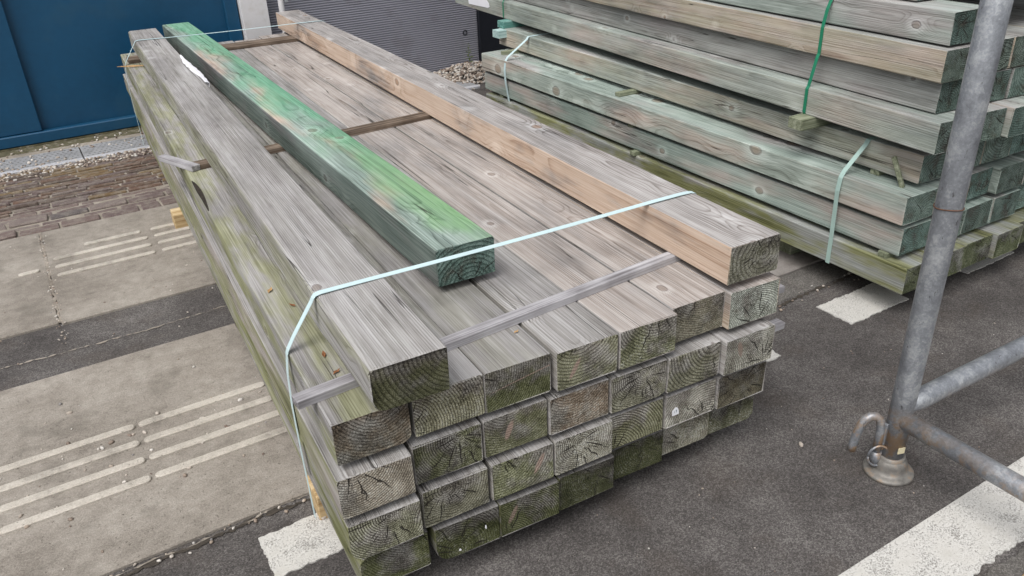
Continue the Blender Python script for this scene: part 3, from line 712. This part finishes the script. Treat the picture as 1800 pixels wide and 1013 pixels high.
# pebbles -------------------------------------------------------------------------
ico = None
def pebbles(name, spots):
    """spots: (x, y, z, size)"""
    bmI = bmesh.new(); bmesh.ops.create_icosphere(bmI, subdivisions=1, radius=1); base = [v.co.copy() for v in bmI.verts]; bf = [[v.index for v in f.verts] for f in bmI.faces]; bmI.free()
    vs = []; fs = []
    for (x, y, z, s) in spots:
        o_ = len(vs); a = rnd.uniform(0, 6.28); sx, sy, sz = s*rnd.uniform(.8, 1.5), s*rnd.uniform(.7, 1), s*rnd.uniform(.5, .85); tl = rnd.uniform(-.5, .5)
        m = Matrix.Rotation(a, 3, 'Z') @ Matrix.Rotation(tl, 3, 'X')
        for b in base:
            p = m @ Vector((b.x*sx*rnd.uniform(.85, 1.12), b.y*sy*rnd.uniform(.85, 1.12), b.z*sz)); vs.append((x+p.x, y+p.y, z+p.z+sz*.35))
        fs += [[i+o_ for i in f] for f in bf]
    me = bpy.data.meshes.new(name); me.from_pydata(vs, [], fs); me.update()
    for p in me.polygons: p.use_smooth = True
    return link(name, me, M['peb'])
sp = []
for _ in range(900): sp.append((rnd.uniform(-.9, 1.3), min(5.845, rnd.gauss(5.79, .05)), .012, rnd.uniform(.006, .013)))
for _ in range(170): sp.append((rnd.uniform(-.9, 1.3), rnd.uniform(5.86, 6.35), .017, rnd.uniform(.005, .014)))
tag(pebbles('pebble_strip', sp), 'pale pebbles strewn along the drain channel', 'pebbles', kind='stuff')
sp = []
for _ in range(1500):
    a = rnd.uniform(0, 6.28); q = rnd.random()**.6; x = 3.36+.40*q*math.cos(a); y = 6.30+.36*q*math.sin(a)
    if y > 6.46: continue
    h = .085*max(0, 1-q*q); sp.append((x, y, h*rnd.uniform(.55, 1)+.003, rnd.uniform(.009, .018)))
for _ in range(60): sp.append((3.1+rnd.uniform(-.25, .3), 5.9+rnd.uniform(-.25, .2), .003, rnd.uniform(.007, .016)))
tag(pebbles('gravel_heap', sp), 'heap of beige gravel at the foot of the grey cladding', 'gravel', kind='stuff')
sp = []
for _ in range(85):
    y = rnd.choice(B1)+rnd.uniform(-.1, .06) if rnd.random() < .75 else rnd.uniform(1.95, 3.0)
    sp.append((rnd.uniform(-.5, .46), y, .012, rnd.choice((.003, .0035, .004, .005, .007, .009))))
for _ in range(110): sp.append((rnd.gauss(-.15, .012), rnd.uniform(3.3, 4.6), .010, rnd.uniform(.002, .006)))
for _ in range(45): sp.append((rnd.uniform(-.5, .5), rnd.uniform(3.1, 4.6), .010, rnd.uniform(.002, .006)))
for _ in range(70): sp.append((rnd.uniform(-.4, .5) if rnd.random() < .5 else rnd.uniform(2.3, 3.2), rnd.gauss(1.905, .02), .004, rnd.uniform(.003, .008)))
for _ in range(130): sp.append((rnd.uniform(.3, 3), rnd.uniform(.2, 1.6), .001, rnd.uniform(.0015, .0032)))
tag(pebbles('loose_grit', sp), 'small pebbles and grit scattered on the paving', 'grit', kind='stuff')
for (x, y, s, lb) in ((.395, 1.800, .016, 'brown pebble lying on the white dash beside the grey pile'), (1.755, 1.262, .010, 'small whitish stone on the asphalt in front of the grey pile')):
    o = pebbles('pebble', [(0, 0, .004, s)]); o.location = (x, y, 0); tag(o, lb, 'pebble')

# ------------------------------------------------------------------ building
bd = tag(empty('building', (0, 6.4, 0)), 'building front with blue door, white post and grey ribbed cladding', 'building')
def part(name, x0, x1, y0, y1, z0, z1, mat, parent=bd, bev=.003):
    o = link(name, boxmesh(x0, x1, y0-6.4, y1-6.4, z0, z1, bev), M[mat], parent); return o
part('wall', -4, 9, 6.62, 7.2, -.05, 3.4, 'render')
part('threshold', -3.2, 1.50, 6.403, 6.60, -.03, .026, 'mossd')
door = part('door', -3.2, 1.497, 6.470, 6.60, .028, 2.6, 'blue')
part('bottom_rail', -3.2, 1.497, 6.402, 6.467, .030, .105, 'blue', door, .006)
part('stile', -.285, .012, 6.425, 6.468, .108, 2.6, 'blue', door, .004)
part('stile', 1.405, 1.497, 6.425, 6.468, .108, 2.6, 'blue', door, .004)
part('stile', -3.2, -2.2, 6.425, 6.468, .108, 2.6, 'blue', door, .004)
post = part('post', 1.505, 1.702, 6.36, 6.60, 0, 2.7, 'white')
o = link('bolt', tubemesh([(1.60, -.055, .49), (1.60, -.035, .49)], .014, 10), M['galv'], post)
pm = tubemesh([(1.80, -.06, 0), (1.80, -.06, .6), (1.802, -.06, .9), (1.80, -.06, 2.6)], .022, 12)
o = link('drain_pipe', pm, M['white'], bd)
link('pipe_clip', boxmesh(1.825, 1.85, -.09, -.02, .77, .83, .004), M['galv'], o)
# horizontally ribbed cladding sheet
vs = []; fs = []; k = 0; zz = .0; rib = .0185; n_r = int(2.7/rib)
prof = [(0, 0), (.38, 0), (.46, -.016), (.92, -.016), (1.0, 0)]
pz = []
for i in range(n_r):
    for (f_, d_) in prof[:-1]: pz.append((i*rib+f_*rib+.02, d_))
for (z_, d_) in pz:
    vs += [(1.705, .10+d_, z_), (3.545, .10+d_, z_)]
fs = [(2*i, 2*i+1, 2*i+3, 2*i+2) for i in range(len(pz)-1)]
cl = link('ribbed_cladding', mesh(vs, fs), M['clad'], bd)
link('wall_ring', tubemesh([(3.42+.019*math.cos(t*.5), .085, .325+.019*math.sin(t*.5)) for t in range(13)], .006, 8), M['dark'], cl)
part('cladding_backing', 1.705, 3.545, 6.515, 6.615, 0, 2.75, 'clad')
part('cladding_foot', 1.705, 3.545, 6.50, 6.512, -.01, .018, 'dark')
part('dark_panel', 3.552, 5.2, 6.46, 6.60, 0, 2.7, 'dark')
part('roller_shutter', 5.21, 8.9, 6.50, 6.60, 0, 2.7, 'clad')
# weed at the wall
wd = tag(empty('weed_plant', (3.40, 6.40, .045)), 'small green weed growing from the gravel against the cladding', 'plant')
link('stem', tubemesh([(0, 0, 0), (.005, .0, .05), (-.003, .002, .11), (.006, 0, .20)], [.003, .0025, .002, .0012], 6), M['leaf'], wd)
for i in range(16):
    z_ = .02+.012*i; a = i*2.4; l_ = .048*(1.15-i/20); c_, s2 = math.cos(a), math.sin(a)
    vs = [(0, 0, z_), (c_*l_*.5-s2*l_*.22, s2*l_*.5+c_*l_*.22, z_+.012), (c_*l_, s2*l_, z_+.008), (c_*l_*.5+s2*l_*.22, s2*l_*.5-c_*l_*.22, z_+.010)]
    link('leaf', mesh(vs, [(0, 1, 2, 3)]), M['leaf'], wd)

# ------------------------------------------------------------------ scaffold frame
sc = tag(empty('scaffold_frame', (1.875, 1.041, 0)), 'galvanised scaffold frame corner with foot plate, hook and two rails', 'scaffold')
up_ = link('upright', tubemesh([(0, 0, .055), (0, 0, .3), (0, 0, .9), (0, 0, 2.3)], .0325, 28), M['galv'], sc)
link('wire_tie', tubemesh([(.0342*math.cos(R(a)), .0342*math.sin(R(a)), .848+.002*math.sin(R(a*2))) for a in range(0, 361, 15)], .0016, 6), M['rust'], up_)
ft = link('foot', lathe([(.068, .0), (.071, .003), (.071, .009), (.067, .013), (.058, .015), (.0515, .019), (.048, .026), (.0475, .040), (.045, .049), (.041, .055), (.0385, .058), (.0385, .066), (.0340, .068)], 48), M['dirty'], sc)
link('sticker', boxmesh(-.011, .011, -.0342, -.0318, .092, .112, 0), M['cream'], up_).rotation_euler.z = R(-18)
link('rail', tubemesh([(0, -.001, .245), (.05, -.010, .245), (.6, -.022, .245), (1.6, -.03, .245)], .0300, 24), M['galv'], sc)
link('rail', tubemesh([(.001, 0, .196), (-.004, -.35, .196), (-.02, -1.5, .196)], .0285, 24), M['galv'], sc)
L_ = Vector((-.853, .521, 0))
def hp(o_, z): return tuple(L_*o_+Vector((0, 0, z)))
hk = [hp(.047, .075), hp(.047, .14), hp(.049, .170), hp(.056, .192), hp(.069, .204), hp(.085, .205), hp(.098, .195), hp(.108, .175), hp(.115, .145), hp(.120, .105), hp(.122, .085)]
link('hook', tubemesh(hk, .0125, 14), M['galv'], sc)
link('lug', tubemesh([hp(.047, .030), hp(.047, .080)], .0155, 14), M['galv'], sc)
link('weld_plate', boxmesh(-.004, .004, -.012, .012, 0, 0.09, .001), M['galv'], sc).location = L_*.040+Vector((0, 0, .09))
rg = [(L_*.056+Vector((0, -.018, .072))+(L_*math.cos(R(a))*.030+Vector((0, 0, 1))*math.sin(R(a))*.036)) for a in range(0, 361, 20)]
link('ring', tubemesh(rg, .0035, 8), M['galv'], sc)

# ------------------------------------------------------------------ small things
# paper tag with number on a light grey end
Pt = LF[0](1.192+.033, 1.413-.0025, .224+.052)
tg = empty('paper_tag', Pt, LF[1]); tag(tg, 'small white paper tag with a number on a timber end', 'tag')
vs = [(-.009, 0, -.011), (.0095, -.001, -.010), (.0075, -.0015, .002), (.004, -.0005, .0095), (-.001, 0, .0105), (-.007, -.001, .006), (-.0105, -.001, .0055)]
vs = [(a*1.25, b, c*1.25) for a, b, c in vs]
link('paper', mesh(vs+[(x, y+.0006, z) for x, y, z in vs], [tuple(range(7))]+[tuple(range(13, 6, -1))]+[(i, (i+1) % 7, 7+(i+1) % 7, 7+i) for i in range(7)]), M['paper'], tg)
vs = [(.0008, -.0022, -.003), (.0024, -.0022, -.003), (.0030, -.0022, .006), (.0012, -.0022, .006), (-.0014, -.0022, .0035), (-.0008, -.0022, .0026), (.0010, -.0022, .0042)]
link('number_one', mesh(vs, [(0, 1, 2, 3, 6), (3, 4, 5, 6)]), M['ink'], tg)
vs = [(-.0062, -.0022, -.003), (-.0052, -.0022, -.003), (-.0038, -.0022, .005), (-.0048, -.0022, .005)]
link('number_stroke', mesh(vs, [(0, 1, 2, 3)]), M['ink'], tg)
# paper flecks on a mossy end
for (x, z, w, h, lb) in ((.484+.137, .090+.062, .005, .012, 'white paper fleck on a mossy timber end beside the red-brown knot'), (.484+.062, .09+.022, .007, .007, 'white paper fleck low on the rounded mossy timber end')):
    vs = [(-w/2, 0, -h*.3), (0, -.001, -h/2), (w/2, 0, -h*.5), (w*.3, -.001, h*.1), (w*.1, 0, h/2), (-w*.5, -.001, h*.4)]
    o = link('paper_fleck', mesh(vs+[(a, b+.0008, c) for a, b, c in vs], [tuple(range(6)), tuple(range(11, 5, -1))]+[(i, (i+1) % 6, 6+(i+1) % 6, 6+i) for i in range(6)]), M['paper']); o.location = LF[0](x, 1.4035, z); o.rotation_euler.z = LF[1]; tag(o, lb, 'paper')
# torn film stuck on the side edge of the long grey timber
top_pts = []; vs = []; ny = 16; y0, y1 = 4.25, 5.05
for i in range(ny+1):
    t = i/ny; y = y0+(y1-y0)*t; wv = rnd.uniform(-.004, .004); 
    xi = .5445-.026*max(0, math.sin(t*3.6-.6))*rnd.uniform(.5, 1)-.003
    vs += [(xi, y, zt+.0022), (.5455+wv*.4, y, zt+.0022), (549e-3+.016*max(0, math.sin((1-t)*2.7-.3))+wv*.6, y, zt-.004), (.549+wv, y, zt-.045)]
fs = [(i*4+j, i*4+j+1, i*4+j+5, i*4+j+4) for i in range(ny) for j in range(3)]
o = loc_obj('torn_film', mesh(vs, fs), M['paper'], LF); tag(o, 'torn white film hanging between long grey timber and green timber', 'film')
mo = o.modifiers.new('t', 'SOLIDIFY'); mo.thickness = .0008
# white label on the upper bundle
vs = [(-.0025, 0, .742), (-.0035, .34, .731), (-.003, .36, .80), (-.003, .02, .80), (-.0045, -.03, .775), (-.003, -.035, .752)]
o = link('paper_label', mesh(vs+[(x+.0015, y, z) for x, y, z in vs], [tuple(range(6)), tuple(range(11, 5, -1))]+[(i, (i+1) % 6, 6+(i+1) % 6, 6+i) for i in range(6)]), M['paper'])
o.location = UF[0](0, 3.74, -.025); o.rotation_euler.z = UF[1]; tag(o, 'white paper label on the pale timber of the upper green bundle', 'label')
# dry leaves and splinters
def bit(name, fr, x, y, z, s, rz, mat, label, cat):
    vs = [(-s, 0, 0), (-s*.3, s*.45, s*.3), (s*.5, s*.3, .2*s), (s, 0, .5*s), (s*.3, -s*.4, .15*s), (-s*.4, -s*.3, .35*s)]
    me = mesh(vs+[(0, 0, .1*s)], [(6, i, (i+1) % 6) for i in range(6)]); o = link(name, me, M[mat]); o.location = fr[0](x, y, z); o.rotation_euler.z = rz
    mo = o.modifiers.new('t', 'SOLIDIFY'); mo.thickness = .0006
    return tag(o, label, cat)
zl = LZ[1]+HT+.003
bit('dry_leaf', LF, .355, 1.60, zl, .011, .4, 'dry', 'curled brown leaf wedged under the long grey timber by the lath', 'leaf')
bit('dry_leaf', LF, .352, 1.69, zl, .012, 1.4, 'dry', 'dry brown leaf scrap under the long grey timber in front of the strap', 'leaf')
bit('dry_leaf', LF, .352, 1.98, zl, .010, 2.2, 'dry', 'brown leaf at the foot of the long grey timber behind the strap', 'leaf')
bit('dry_leaf', LF, .29+.03, 2.10, zl, .013, .9, 'tan', 'pale leaf flake on the mossy timber ledge', 'leaf')
bit('wood_chip', LF, .80, 1.535, zl, .008, .2, 'tan', 'orange wood chip in front of the silvery lath', 'chip')
vs = [(0, 0, 0), (-.06, .012, .006), (-.15, .0, .012), (-.06, -.002, .0), (0, -.012, 0)]
o = link('splinter', mesh(vs+[(x, y, z-.003) for x, y, z in vs], [(0, 1, 2, 3, 4), (9, 8, 7, 6, 5)]+[(i, (i+1) % 5, 5+(i+1) % 5, 5+i) for i in range(5)]), M['tan']); o.location = LF[0](.372, 5.58, ZT-GAP+.008); o.rotation_euler.z = LF[1]
tag(o, 'pale split splinter sticking out under the grey timber by the blue door', 'splinter')
o = link('twig', tubemesh([(0, 0, .007), (.05, .006, .008), (.12, .02, .007)], .003, 6), M['tan']); o.location = (1.80, .60, 0); tag(o, 'thin dry twig on the asphalt below the white line', 'twig')
